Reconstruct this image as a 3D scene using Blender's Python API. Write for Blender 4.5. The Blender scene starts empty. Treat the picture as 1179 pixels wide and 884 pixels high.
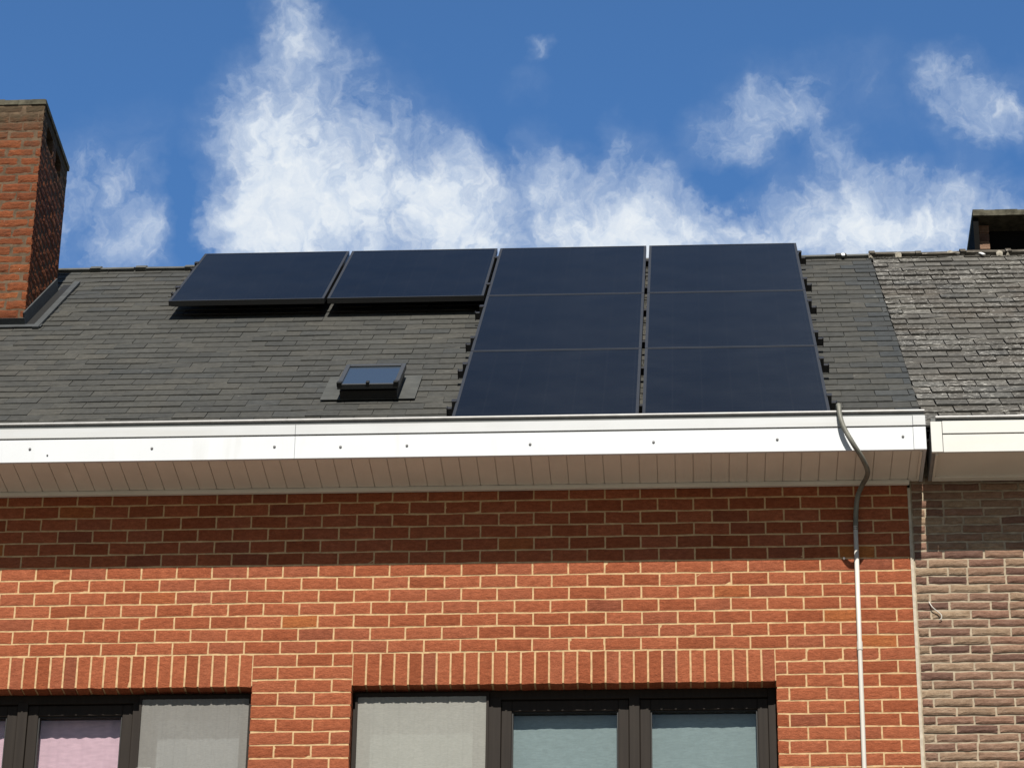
import bpy, math, random
from mathutils import Vector, Matrix
rnd = random.Random(7)
R = math.radians
S = bpy.context.scene
COL = S.collection

# ------------------------------------------------------------------ camera
CAM = Vector((-1.034, -15.889, 1.6))
yaw, pit, rol = R(-3.5949), R(27.8121), R(0.7719)
fw = Vector((math.sin(yaw)*math.cos(pit), math.cos(yaw)*math.cos(pit), math.sin(pit)))
r0 = Vector((math.cos(yaw), -math.sin(yaw), 0)); u0 = r0.cross(fw)
rr = r0*math.cos(rol) + u0*math.sin(rol); uu = u0*math.cos(rol) - r0*math.sin(rol)
cam = bpy.data.cameras.new('camera'); co = bpy.data.objects.new('camera', cam); COL.objects.link(co)
m = Matrix.Identity(4)
for i in range(3):
    m[i][0], m[i][1], m[i][2], m[i][3] = rr[i], uu[i], -fw[i], CAM[i]
co.matrix_world = m
cam.sensor_width = 36; cam.lens = 3601.06*36/1179; cam.clip_start = .1; cam.clip_end = 3000
S.camera = co

# ------------------------------------------------------------------ light
TAN_A, TAN_P = .07, 1.146            # sun a little to the right, profile angle read from the eaves shadow
sd = Vector((TAN_A, -1, TAN_P)).normalized()
SUN_EL = math.asin(sd.z)
sun = bpy.data.lights.new('sun', 'SUN'); sun.energy = 5.0; sun.angle = R(.5); sun.color = (1, .94, .84)
so = bpy.data.objects.new('sun', sun); COL.objects.link(so)
so.rotation_euler = sd.to_track_quat('Z', 'Y').to_euler()
S.view_settings.view_transform = 'Standard'; S.view_settings.look = 'None'
S.view_settings.exposure = .75; S.view_settings.gamma = 1

# ------------------------------------------------------------------ node helpers
class NT:
    def __init__(s, nt): s.nt = nt; s.nt.nodes.clear()
    def n(s, t, **k):
        x = s.nt.nodes.new(t)
        for a, v in k.items(): setattr(x, a, v)
        return x
    def put(s, sock, v):
        if hasattr(v, 'links'): s.nt.links.new(v, sock)
        elif isinstance(v, (tuple, list)) and len(v) == 3 and sock.type == 'RGBA': sock.default_value = (*v, 1)
        else: sock.default_value = v
    def math(s, op, a, b=None, c=None, clamp=False):
        x = s.n('ShaderNodeMath', operation=op, use_clamp=clamp)
        for i, v in enumerate((a, b, c)):
            if v is not None: s.put(x.inputs[i], v)
        return x.outputs[0]
    def vm(s, op, a, b=None):
        x = s.n('ShaderNodeVectorMath', operation=op)
        s.put(x.inputs[0], a)
        if b is not None: s.put(x.inputs[1], b)
        return x.outputs['Value'] if op in ('LENGTH', 'DOT_PRODUCT') else x.outputs[0]
    def ramp(s, v, lo, hi, a=0., b=1., smooth=False):
        x = s.n('ShaderNodeMapRange', interpolation_type='SMOOTHSTEP' if smooth else 'LINEAR', clamp=True)
        for i, q in enumerate((v, lo, hi, a, b)): s.put(x.inputs[i], q)
        return x.outputs[0]
    def mix(s, f, a, b, mode='MIX'):
        x = s.n('ShaderNodeMix', data_type='RGBA', blend_type=mode)
        s.put(x.inputs[0], f); s.put(x.inputs[6], a); s.put(x.inputs[7], b)
        return x.outputs[2]
    def noise(s, vec, scale, detail=3., rough=.55, dist=0., out=0):
        x = s.n('ShaderNodeTexNoise')
        if vec is not None: s.put(x.inputs['Vector'], vec)
        s.put(x.inputs['Scale'], scale); x.inputs['Detail'].default_value = detail
        x.inputs['Roughness'].default_value = rough; x.inputs['Distortion'].default_value = dist
        return x.outputs[out]
    def pos(s): return s.n('ShaderNodeTexCoord').outputs['Object']
    def island(s): return s.n('ShaderNodeNewGeometry').outputs['Random Per Island']
    def scale(s, v, xyz): return s.vm('MULTIPLY', v, xyz)
    def cramp(s, v, stops, interp='LINEAR'):
        x = s.n('ShaderNodeValToRGB'); s.put(x.inputs[0], v); cr = x.color_ramp; cr.interpolation = interp
        while len(cr.elements) < len(stops): cr.elements.new(.5)
        for e, (p, c) in zip(cr.elements, stops): e.position = p; e.color = (*c, 1)
        return x.outputs[0]
    def bump(s, h, strength=.3, dist=.004):
        x = s.n('ShaderNodeBump'); s.put(x.inputs['Height'], h)
        x.inputs['Strength'].default_value = strength; x.inputs['Distance'].default_value = dist
        return x.outputs[0]
    def principled(s, col, rough=.8, spec=.3, normal=None, metal=0., coat=0., ior=None):
        b = s.n('ShaderNodeBsdfPrincipled'); s.put(b.inputs['Base Color'], col)
        s.put(b.inputs['Roughness'], rough); s.put(b.inputs['Specular IOR Level'], spec)
        b.inputs['Metallic'].default_value = metal; b.inputs['Coat Weight'].default_value = coat
        if ior: b.inputs['IOR'].default_value = ior
        if normal is not None: s.put(b.inputs['Normal'], normal)
        return b.outputs[0]
    def out(s, sh):
        o = s.n('ShaderNodeOutputMaterial'); s.nt.links.new(sh, o.inputs['Surface'])
def mat(name):
    mm = bpy.data.materials.new(name); mm.use_nodes = True
    return mm, NT(mm.node_tree)

# ------------------------------------------------------------------ sky: Nishita with clouds laid out by direction
W = bpy.data.worlds.new('World'); S.world = W; W.use_nodes = True
g = NT(W.node_tree)
sky = g.n('ShaderNodeTexSky', sky_type='NISHITA'); sky.sun_disc = False
sky.sun_elevation = SUN_EL; sky.sun_rotation = math.atan2(sd.x, sd.y)
sky.altitude = 0; sky.air_density = 1.0; sky.dust_density = .15; sky.ozone_density = 4.0
d = g.n('ShaderNodeTexCoord').outputs['Generated']
e30 = R(30)
den = g.math('MAXIMUM', g.vm('DOT_PRODUCT', d, (0, math.cos(e30), math.sin(e30))), .05)
cu = g.math('MULTIPLY', g.math('DIVIDE', g.vm('DOT_PRODUCT', d, (1, 0, 0)), den), 36.)
cv = g.math('MULTIPLY', g.math('DIVIDE', g.vm('DOT_PRODUCT', d, (0, -math.sin(e30), math.cos(e30))), den), 36.)
cx = g.n('ShaderNodeCombineXYZ'); g.put(cx.inputs[0], cu); g.put(cx.inputs[1], cv); p0 = cx.outputs[0]
# domain warp
wn = g.vm('SUBTRACT', g.noise(p0, 1.1, 4, .55, out=1), (.5, .5, .5))
wn2 = g.vm('SUBTRACT', g.noise(p0, 5., 3, .6, out=1), (.5, .5, .5))
p1 = g.vm('ADD', p0, g.vm('ADD', g.vm('MULTIPLY', wn, (.95, .95, 0)), g.vm('MULTIPLY', wn2, (.24, .24, 0))))
BL = [  # x, y, rx, ry, weight, in hundredths of the tangent plane unit
 (345, 15, 42, 45, .75), (350, 65, 40, 55, .6), (318, 120, 55, 60, .65), (300, 185, 60, 75, .8), (350, 225, 80, 80, .75), (420, 165, 85, 70, .75),
 (300, 262, 50, 55, .8), (430, 265, 150, 70, .9), (510, 205, 65, 60, .55), (550, 235, 60, 62, .75), (585, 278, 25, 18, .5), (410, 60, 20, 34, .25),
 (172, 285, 42, 38, .6), (110, 250, 65, 80, .45), (160, 205, 80, 60, .18), (220, 250, 30, 70, -.35),
 (628, 205, 24, 50, .35), (650, 225, 40, 40, .5), (705, 264, 95, 50, .9), (845, 276, 185, 42, .95), (745, 195, 40, 40, .3),
 (708, 180, 18, 40, .35), (775, 228, 60, 36, .35), (845, 160, 44, 36, .5), (890, 120, 55, 36, .5), (930, 105, 24, 40, .4),
 (965, 180, 30, 50, .4), (985, 225, 45, 45, .4), (1040, 260, 130, 52, .85), (1085, 235, 80, 40, .4), (880, 205, 60, 30, .15),
 (627, 47, 17, 15, .65), (610, 90, 20, 20, .15), (1092, 95, 34, 36, .65), (1118, 140, 34, 34, .55), (1165, 118, 40, 40, .65),
 (1010, 120, 60, 60, .12), (940, 80, 90, 30, .12), (830, 218, 46, 24, -.4), (592, 195, 18, 45, -.25), (608, 255, 14, 36, -.35), (548, 208, 20, 20, -.25)]
msum = None
for x, y, rx, ry, w in BL:
    U = (-786.1 + .9987*x - .0245*y)/100; V = (319.8 - .0225*x - 1.005*y)/100
    q = g.vm('LENGTH', g.vm('MULTIPLY', g.vm('SUBTRACT', p1, (U, V, 0)), (100/rx, 100/ry, 0)))
    q = g.ramp(q, 1.7, .0, 0, w, smooth=True)
    msum = q if msum is None else g.math('ADD', msum, q)
# thin scattered cloud elsewhere in the sky
gen = g.noise(g.scale(d, (1, 1, 1.6)), 3.2, 6, .6, .3)
el = g.n('ShaderNodeSeparateXYZ'); g.put(el.inputs[0], d)
side = g.math('MULTIPLY', g.math('MAXIMUM', g.ramp(el.outputs[2], .62, .72), g.ramp(el.outputs[1], .75, .5)), g.ramp(el.outputs[1], -.15, .25, .25, 1.))
gen = g.math('MULTIPLY', g.ramp(gen, .46, .74, 0, .75), side)
msum = g.math('ADD', msum, gen)
fb = g.noise(p1, 1.7, 9, .60, .35)
fb2 = g.noise(g.scale(p1, (1.0, .8, 1)), 4.5, 6, .62, .3)
dens = g.math('ADD', g.math('MULTIPLY', msum, .74), g.math('MULTIPLY', g.math('SUBTRACT', fb, .5), 1.25))
dens = g.math('ADD', dens, g.math('MULTIPLY', g.math('SUBTRACT', fb2, .5), .65))
dens = g.math('MULTIPLY', dens, g.ramp(msum, .0, .35))
alpha = g.ramp(dens, .04, 1.05, 0, 1)
veil = g.math('MULTIPLY', g.ramp(msum, .0, .9, 0, .5), g.ramp(fb, .28, .62, .15, 1.))
alpha = g.math('MAXIMUM', alpha, veil)
alpha = g.math('MULTIPLY', alpha, .96)
cc = g.mix(g.math('ADD', g.ramp(dens, .45, 1.3, 0, .7), g.ramp(fb2, .35, .65, -.3, .3), None, True), (6.3, 7.4, 9.0), (9.2, 9.7, 10.1))
away = g.ramp(g.vm('DOT_PRODUCT', d, tuple(sd)), .55, -.15)       # deep blue opposite the sun, paler and milkier towards it
sc = g.mix(1.0, sky.outputs[0], g.mix(away, (.85, .80, .70), (.86, 1.32, 1.66)), 'MULTIPLY')
skc = g.mix(alpha, sc, cc)
bg = g.n('ShaderNodeBackground'); g.put(bg.inputs['Color'], skc); bg.inputs['Strength'].default_value = .055
wo = g.n('ShaderNodeOutputWorld'); g.nt.links.new(bg.outputs[0], wo.inputs['Surface'])

# ------------------------------------------------------------------ mesh helpers
class MB:
    def __init__(s): s.v = []; s.f = []; s.t = []
    def quad(s, a, b, c, d_, tone=0.):
        k = len(s.v); s.v += [tuple(a), tuple(b), tuple(c), tuple(d_)]; s.f.append((k, k+1, k+2, k+3)); s.t.append(tone)
    def box(s, x0, x1, y0, y1, z0, z1, T=None, tone=0., bev=0., jit=None):
        P = [(x0,y0,z0),(x1,y0,z0),(x1,y1,z0),(x0,y1,z0),(x0,y0,z1),(x1,y0,z1),(x1,y1,z1),(x0,y1,z1)]
        if T: P = [tuple(T(Vector(p))) for p in P]
        k = len(s.v); s.v += [tuple(p) for p in P]
        for f in ((0,3,2,1),(4,5,6,7),(0,1,5,4),(1,2,6,5),(2,3,7,6),(3,0,4,7)):
            s.f.append(tuple(k+i for i in f)); s.t.append(tone)
    def grid(s, rows, tone=0., closed=False):
        k = len(s.v); n = len(rows[0])
        for r_ in rows: s.v += [tuple(p) for p in r_]
        for i in range(len(rows)-1):
            for j in range(n if closed else n-1):
                a = k+i*n+j; b = k+i*n+(j+1) % n
                s.f.append((a, b, b+n, a+n)); s.t.append(tone)
    def tube(s, path, rad, n=10, cap=True):
        path = [Vector(p) for p in path]; rows = []; up = None
        for i, p in enumerate(path):
            t = (path[min(i+1, len(path)-1)] - path[max(i-1, 0)]).normalized()
            if up is None: up = t.orthogonal().normalized()
            up = (up - t*up.dot(t)).normalized(); sdv = t.cross(up)
            rd = rad[i] if isinstance(rad, (list, tuple)) else rad
            rows.append([p + (up*math.cos(2*math.pi*j/n) + sdv*math.sin(2*math.pi*j/n))*rd for j in range(n)])
        k = len(s.v); s.grid(rows, closed=True)
        if cap:
            s.f.append(tuple(k+j for j in reversed(range(n)))); s.t.append(0)
            e_ = k+(len(rows)-1)*n; s.f.append(tuple(e_+j for j in range(n))); s.t.append(0)
    def build(s, name, material, parent=None, loc=None, rot=None, smooth=False, bevel=0.):
        me = bpy.data.meshes.new(name); me.from_pydata(s.v, [], s.f); me.materials.append(material)
        a = me.attributes.new('tone', 'FLOAT', 'FACE'); a.data.foreach_set('value', [float(x) for x in s.t])
        if smooth: me.polygons.foreach_set('use_smooth', [True]*len(me.polygons))
        me.update()
        o = bpy.data.objects.new(name, me); COL.objects.link(o)
        if loc is not None: o.location = loc
        if rot is not None: o.rotation_euler = rot
        if parent is not None:
            o.parent = parent
            if loc is None and not parent.get('local_'): o.matrix_parent_inverse = Matrix.Translation(-WL(parent))
        if bevel:
            b = o.modifiers.new('bevel', 'BEVEL'); b.width = bevel; b.segments = 2; b.limit_method = 'ANGLE'
        return o
def WL(o):
    v = Vector((0, 0, 0))
    while o is not None and o.type == 'EMPTY': v += o.location; o = o.parent
    return v
def thing(name, label, cat, loc, rot=(0, 0, 0), group=None, local=False):
    o = bpy.data.objects.new(name, None); COL.objects.link(o); o.location = loc; o.rotation_euler = rot
    o.empty_display_size = .2
    o['label'] = label; o['category'] = cat
    if group: o['group'] = group
    if local: o['local_'] = 1
    return o
def tag(o, label, cat, group=None):
    o['label'] = label; o['category'] = cat
    if group: o['group'] = group
    return o
def sub(mb, name, material, partobj, **k):
    """a sub-part: child of a mesh part; vertices are world coordinates"""
    o = mb.build(name, material, **k)
    o.parent = partobj
    root = partobj.parent
    if root is not None and not root.get('local_'): o.matrix_parent_inverse = Matrix.Identity(4)
    return o

def smooth_path(pts, n=6):
    pts = [Vector(p) for p in pts]; out = []
    for i in range(len(pts)-1):
        p0_, p1_, p2_, p3_ = pts[max(i-1, 0)], pts[i], pts[i+1], pts[min(i+2, len(pts)-1)]
        for k in range(n):
            t = k/n
            out.append(.5*((2*p1_) + (p2_-p0_)*t + (2*p0_-5*p1_+4*p2_-p3_)*t*t + (3*p1_-p0_-3*p2_+p3_)*t**3))
    out.append(pts[-1]); return out

def holes_sheet(mb, x0, x1, z0, z1, y0, y1, holes, T=None):
    """solid wall between y0 (front) and y1, with rectangular openings"""
    xs = sorted({x0, x1, *[h[0] for h in holes], *[h[1] for h in holes]}); zs = sorted({z0, z1, *[h[2] for h in holes], *[h[3] for h in holes]})
    def inh(a, b): return any(h[0] < a < h[1] and h[2] < b < h[3] for h in holes)
    for a, b in zip(zs, zs[1:]):
        run = None
        for c, dd in zip(xs, xs[1:]):
            if inh((c+dd)/2, (a+b)/2):
                if run is not None: mb.box(run, c, y0, y1, a, b, T); run = None
            elif run is None: run = c
        if run is not None: mb.box(run, xs[-1], y0, y1, a, b, T)

def brick(mb, x0, x1, z0, z1, T=None, depth=.1, proud=0., ch=.0022, jit=.0008, wave=0., soft=(.009, .0045)):
    """one brick: chamfered front face at local y = -proud, running back to depth"""
    y = -proud + rnd.uniform(-.0007, .0007) if not wave else -proud + rnd.uniform(-.5, .45)*soft[1]
    j = lambda a=jit: rnd.uniform(-a, a)
    if not wave:
        A = [(x0+j(), y+ch, z0+j()), (x1+j(), y+ch, z0+j()), (x1+j(), y+ch, z1+j()), (x0+j(), y+ch, z1+j())]
        B = [(a[0]+sx*ch, y, a[2]+sz*ch) for a, (sx, sz) in zip(A, ((1, 1), (-1, 1), (-1, -1), (1, -1)))]
        Cc = [(a[0], depth, a[2]) for a in A]
        P = B + A + Cc
        if T: P = [tuple(T(Vector(p))) for p in P]
        k = len(mb.v); mb.v += P
        mb.f.append((k, k+1, k+2, k+3)); mb.t.append(0)
        for i in range(4):
            q = (i+1) % 4
            mb.f.append((k+4+i, k+4+q, k+q, k+i)); mb.t.append(0)
            mb.f.append((k+8+i, k+8+q, k+4+q, k+4+i)); mb.t.append(0)
        return
    # hand-moulded brick: rounded irregular outline
    nx, nz = 7, 4; rows = []
    off = rnd.uniform(0, 50); tl = rnd.uniform(-.0025, .0025)
    for a in range(nz+1):
        r_ = []
        for b in range(nx+1):
            u, v = b/nx, a/nz
            ex = min(u, 1-u)*(x1-x0); ez = min(v, 1-v)*(z1-z0)
            rd = max(0, soft[0]-min(ex, ez))/soft[0]
            x = x0+(x1-x0)*u; z = z0+(z1-z0)*v + tl*(u-.5)*2
            z += (wave*math.sin(7*u+off) + rnd.uniform(-1, 1)*wave*.7)*(1 if a in (0, nz) else .4)
            x += rnd.uniform(-1, 1)*wave*(1.3 if b in (0, nx) else .3)
            r_.append((x, y + soft[1]*rd*rd + rnd.uniform(-1, 1)*wave*.6, z))
        rows.append(r_)
    loop = rows[0] + [r_[-1] for r_ in rows[1:]] + rows[-1][-2::-1] + [r_[0] for r_ in rows[-2:0:-1]]
    if T: rows = [[tuple(T(Vector(p))) for p in r_] for r_ in rows]
    k = len(mb.v); mb.grid(rows)
    back = [(p[0], depth, p[2]) for p in loop]
    if T: back = [tuple(T(Vector(p))) for p in back]; loop = [tuple(T(Vector(p))) for p in loop]
    # side skirt welded by position is unnecessary for shading, but keeps the island: index into the grid
    W_ = nx+1
    idx = [k+i for i in range(W_)] + [k+a*W_+nx for a in range(1, nz+1)] + [k+nz*W_+b for b in range(nx-1, -1, -1)] + [k+a*W_ for a in range(nz-1, 0, -1)]
    kb = len(mb.v); mb.v += back; L = len(idx)
    for i in range(L):
        q = (i+1) % L
        mb.f.append((kb+i, kb+q, idx[q], idx[i])); mb.t.append(0)

def bond(mb, X0, X1, ztop, zbot, L, H, jo, phase, holes=(), T=None, vary=0., **k):
    """stretcher bond between X0..X1, courses downward from ztop; holes = (x0,x1,z0,z1)"""
    row = 0; z = ztop
    while z - H > zbot - 1e-4:
        a, b = z-H, z
        segs = [(X0, X1)]
        for h in holes:
            if h[2] < (a+b)/2 < h[3]:
                ns = []
                for s_ in segs:
                    if h[1] <= s_[0] or h[0] >= s_[1]: ns.append(s_); continue
                    if h[0] > s_[0]: ns.append((s_[0], h[0]))
                    if h[1] < s_[1]: ns.append((h[1], s_[1]))
                segs = ns
        off = phase + (L/2 if row % 2 else 0) + rnd.uniform(-.004, .004)
        for s0, s1 in segs:
            x = off + math.floor((s0-off)/L)*L; cuts = [s0]
            x += L
            while x < s1 - .03:
                if x - cuts[-1] > .045: cuts.append(x + rnd.uniform(-.0022, .0022) + rnd.uniform(-vary, vary))
                if vary and rnd.random() < .12 and x + L*.5 < s1 - .05: x += L*.5; cuts.append(x)
                x += L
            cuts.append(s1)
            for i, (c, dd) in enumerate(zip(cuts, cuts[1:])):
                l = jo/2 if i else 0.; r_ = jo/2 if i < len(cuts)-2 else 0.
                brick(mb, c+l, dd-r_, a+jo/2, b-jo/2, T, **k)
        z -= H; row += 1

# ------------------------------------------------------------------ materials
def mat_brick(name, stops, mott=.35, dark=None, bumpk=.35, streak=True):
    mm, n = mat(name); p = n.pos(); isl = n.island()
    c = n.cramp(isl, stops)
    off = n.n('ShaderNodeCombineXYZ'); n.put(off.inputs[0], n.math('MULTIPLY', isl, 37.)); n.put(off.inputs[2], n.math('MULTIPLY', isl, 91.))
    q = n.vm('ADD', p, off.outputs[0])
    a = n.noise(n.scale(q, (26, 60, 62)), 1., 4, .7)
    b = n.noise(n.scale(q, (95, 120, 150)), 1., 4, .75)
    c = n.mix(n.ramp(a, .3, .68, 0, .85), c, n.mix(1., c, (.58, .52, .48), 'MULTIPLY'))
    f_ = n.noise(n.scale(q, (12, 30, 34)), 1., 3, .6)
    c = n.mix(n.ramp(f_, .5, .7, 0, .5), c, n.mix(1., c, (1.25, 1.4, 1.5), 'MULTIPLY'))
    c = n.mix(n.ramp(b, .52, .72, 0, mott), c, n.mix(1., c, (1.45, 1.5, 1.5), 'MULTIPLY'))
    c = n.mix(n.ramp(b, .46, .30, 0, mott), c, n.mix(1., c, (.5, .48, .46), 'MULTIPLY'))
    st = n.noise(n.scale(p, (5., 5., .5)), 1., 5, .65)
    c = n.mix(n.ramp(st, .52, .74, 0, .5), c, n.mix(1., c, (.70, .70, .72), 'MULTIPLY'))
    big = n.noise(p, .55, 3, .55)
    c = n.mix(n.ramp(big, .35, .7, 0, .5), c, n.mix(1., c, (.86, .9, .95), 'MULTIPLY'))
    if dark: c = dark(n, p, c)
    h = n.math('ADD', n.math('MULTIPLY', a, 1.2), b)
    n.out(n.principled(c, .9, .15, n.bump(h, bumpk, .006)))
    return mm
M = {}
M['brick'] = mat_brick('orange_red_brick', [(0, (.225, .062, .026)), (.25, (.265, .075, .033)), (.6, (.295, .089, .041)), (.9, (.26, .079, .039)), (.95, (.20, .060, .031)), (.98, (.275, .080, .031)), (1, (.34, .120, .034))], .6, bumpk=.75)
M['brick2'] = mat_brick('hand_moulded_brown_brick', [(0, (.11, .062, .048)), (.10, (.16, .088, .064)), (.3, (.205, .126, .088)), (.5, (.235, .162, .110)), (.7, (.275, .200, .135)), (.85, (.215, .122, .087)), (1, (.215, .135, .094))], .5, bumpk=.6)
def chim_dark(n, p, c):
    s_ = n.n('ShaderNodeSeparateXYZ'); n.put(s_.inputs[0], p)
    k = n.math('ADD', s_.outputs[2], n.math('MULTIPLY', n.noise(p, 6, 4, .6), .55))
    c = n.mix(n.ramp(k, 13.25, 13.55, 0, .9), c, (.045, .038, .024))
    k = n.noise(n.scale(p, (9, 9, 16)), 1., 4, .65)
    c = n.mix(n.ramp(k, .48, .72, 0, .6), c, (.055, .028, .016))
    return n.mix(n.ramp(n.noise(p, 45, 2, .5), .72, .78, 0, .7), c, (.3, .27, .22))
M['brick3'] = mat_brick('weathered_chimney_brick', [(0, (.125, .037, .015)), (.4, (.19, .058, .022)), (.8, (.155, .046, .019)), (1, (.22, .075, .028))], .45, chim_dark, .7)
def mat_plain(name, col, rough=.8, spec=.3, var=.2, sc=20., bump=0., metal=0., coat=0., dirt=None):
    mm, n = mat(name); p = n.pos()
    c = n.mix(n.ramp(n.noise(p, sc, 4, .6), .3, .7, 0, 1), tuple(x*(1-var) for x in col), tuple(min(1, x*(1+var)) for x in col))
    if dirt: c = n.mix(n.ramp(n.noise(n.scale(p, dirt[1]), 1., 4, .6), dirt[2], dirt[3], 0, dirt[4]), c, dirt[0])
    nb = n.bump(n.noise(p, sc*6, 3, .6), bump, .003) if bump else None
    n.out(n.principled(c, rough, spec, nb, metal, coat)); return mm
M['mortar'] = mat_plain('cream_mortar', (.40, .275, .15), .95, .1, .22, 30, .5)
M['mortar2'] = mat_plain('beige_grey_mortar', (.29, .24, .178), .95, .1, .22, 25, .5)
M['mortar3'] = mat_plain('sooty_mortar', (.085, .06, .04), .95, .1, .4, 20, .5)
M['moss'] = mat_plain('mossy_concrete', (.07, .066, .05), .95, .1, .5, 18, .7)
M['concrete'] = mat_plain('weathered_concrete', (.17, .16, .12), .95, .1, .4, 14, .6)
M['pvc'] = mat_plain('white_pvc_cladding', (.47, .49, .515), .35, .4, .02, 3, dirt=((.30, .29, .26), (9, 1, 1.2), .55, .85, .35))
M['pvc_gutter'] = mat_plain('aged_white_gutter_cladding', (.385, .40, .415), .45, .35, .04, 4, dirt=((.30, .29, .26), (.9, 1, 26), .45, .8, .5))
M['cream'] = mat_plain('cream_painted_board', (.455, .455, .44), .5, .3, .03, 4, dirt=((.5, .46, .38), (1.5, 1, 12), .5, .8, .35))
M['soffit'] = mat_plain('soffit_board', (.57, .545, .49), .6, .25, .05, 5)
M['soffit2'] = mat_plain('plain_soffit_board', (.56, .53, .47), .6, .25, .06, 4)
M['zinc'] = mat_plain('dull_zinc', (.26, .26, .26), .55, .4, .15, 12, metal=.35)
M['zincdark'] = mat_plain('zinc_groove_shade', (.10, .105, .105), .7, .3, .1, 12)  # darker than the plain zinc: the groove's shade put into the colour
M['lead'] = mat_plain('lead_flashing', (.036, .040, .043), .7, .35, .25, 9, .3)
M['black'] = mat_plain('black_anodised', (.012, .012, .014), .45, .45, .1, 9)
M['pframe'] = mat_plain('black_panel_frame', (.020, .0205, .022), .4, .5, .1, 9)
M['skyframe'] = mat_plain('grey_coated_frame', (.034, .036, .039), .45, .4, .1, 9)
M['lead2'] = mat_plain('weathered_lead', (.044, .046, .044), .7, .3, .25, 9, .4)
M['dark'] = mat_plain('soot_and_shade_black', (.006, .006, .006), .95, .05, .1, 9)  # soot black, with the shade of chimney hollows put into the colour
M['frame'] = mat_plain('dark_bronze_frame', (.014, .0105, .0085), .6, .12, .12, 3, dirt=((.024, .019, .015), (60, 60, 2), .4, .8, .6))
M['gasket'] = mat_plain('black_gasket', (.008, .008, .008), .6, .3, .05, 9)
M['room'] = mat_plain('dim_room_wall', (.30, .29, .28), .9, .1, .05, 2)
M['screw'] = mat_plain('grey_screw_head', (.12, .12, .125), .5, .4, .1, 9)
M['pipe'] = mat_plain('white_conduit', (.46, .445, .41), .4, .4, .04, 6)
M['cable'] = mat_plain('grey_green_corrugated_sleeve', (.115, .115, .098), .55, .35, .25, 20)
M['rail_al'] = mat_plain('aluminium', (.38, .38, .39), .4, .5, .06, 10, metal=.7)
M['tag'] = mat_plain('white_tag', (.8, .8, .78), .5, .3, .02, 9)
M['sealant'] = mat_plain('grey_sealant', (.36, .32, .26), .8, .2, .2, 25, .3)

def mat_slate(name, lichen):
    mm, n = mat(name); p = n.pos(); isl = n.island()
    tone = n.n('ShaderNodeAttribute', attribute_name='tone').outputs['Fac']
    if lichen:
        c = n.cramp(isl, [(0, (.058, .053, .045)), (.35, (.068, .063, .054)), (.7, (.078, .073, .064)), (1, (.098, .093, .082))])
    else:
        c = n.cramp(isl, [(0, (.0365, .037, .034)), (.3, (.041, .041, .037)), (.6, (.045, .0445, .0395)), (1, (.052, .050, .043))])
    c = n.mix(tone, c, n.mix(n.ramp(isl, 0, 1, 0, 1), (.033, .037, .039), (.042, .0455, .0465)))
    off = n.n('ShaderNodeCombineXYZ'); n.put(off.inputs[0], n.math('MULTIPLY', isl, 17.))
    q = n.vm('ADD', p, off.outputs[0])
    a = n.noise(q, 26, 4, .65); b = n.noise(p, 1.3, 4, .6)
    c = n.mix(n.ramp(a, .35, .66, 0, .8), c, n.mix(1., c, (.58, .58, .57), 'MULTIPLY'))
    c = n.mix(n.ramp(n.noise(p, 70, 3, .7), .54, .7, 0, .55), c, n.mix(1., c, (1.5, 1.48, 1.4), 'MULTIPLY'))
    c = n.mix(n.ramp(b, .35, .62, 0, .8), c, n.mix(1., c, (.72, .74, .78), 'MULTIPLY'))
    st = n.noise(n.scale(p, (7, 1.2, 1.2)), 1., 4, .6)
    c = n.mix(n.ramp(st, .52, .75, 0, .35), c, n.mix(1., c, (.62, .63, .62), 'MULTIPLY'))
    if lichen:
        br = n.noise(p, 2.2, 3, .6)
        c = n.mix(n.ramp(br, .52, .64, 0, .35), c, (.065, .053, .041))
        l1 = n.noise(n.scale(q, (26, 60, 60)), 1., 4, .72)
        lm = n.math('MULTIPLY', n.ramp(l1, .57, .63), n.ramp(n.noise(p, 1.9, 2, .5), .38, .58, .2, 1.))
        c = n.mix(n.math('MULTIPLY', lm, .85), c, (.46, .45, .42))
    else:
        l1 = n.noise(p, 11, 3, .6)
        c = n.mix(n.ramp(l1, .72, .76, 0, .5), c, (.17, .17, .155))
    n.out(n.principled(c, .75, .3, n.bump(a, .25, .004))); return mm
M['slate'] = mat_slate('grey_green_slate', False); M['slate2'] = mat_slate('lichen_spotted_slate', True)
M['ridge'] = mat_plain('grey_ridge_tile', (.068, .070, .066), .85, .2, .25, 14, .4)
M['ridge2'] = mat_plain('mossy_clay_ridge_tile', (.065, .058, .048), .95, .1, .4, 16, .8, dirt=((.3, .28, .25), (14, 14, 14), .60, .66, .9))
M['bed'] = mat_plain('ridge_mortar', (.2, .185, .155), .95, .1, .4, 30, .6)

# solar glass: near-black cells under low-iron glass, faint cell lines
mm, n = mat('black_solar_glass'); p = n.pos()
bt = n.n('ShaderNodeTexBrick'); bt.offset = 0
n.put(bt.inputs['Vector'], p); bt.inputs['Scale'].default_value = 1
bt.inputs['Color1'].default_value = (.0032, .0036, .0048, 1); bt.inputs['Color2'].default_value = (.0036, .004, .0053, 1); bt.inputs['Mortar'].default_value = (.0065, .007, .0085, 1)
bt.inputs['Mortar Size'].default_value = .0022; bt.inputs['Brick Width'].default_value = .168; bt.inputs['Row Height'].default_value = .084
oi = n.n('ShaderNodeObjectInfo').outputs['Random']
c = n.mix(n.ramp(oi, 0, 1, 0, .25), bt.outputs[0], (.0055, .006, .007))
c = n.mix(n.ramp(n.noise(p, 2.2, 4, .6), .4, .75, 0, .22), c, (.017, .0175, .0185))
n.out(n.principled(c, n.ramp(n.noise(p, 3, 3, .6), .3, .7, .13, .2), .5, None, ior=1.145)); M['solar'] = mm
mm, n = mat('roof_light_glass'); p = n.pos()
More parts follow.
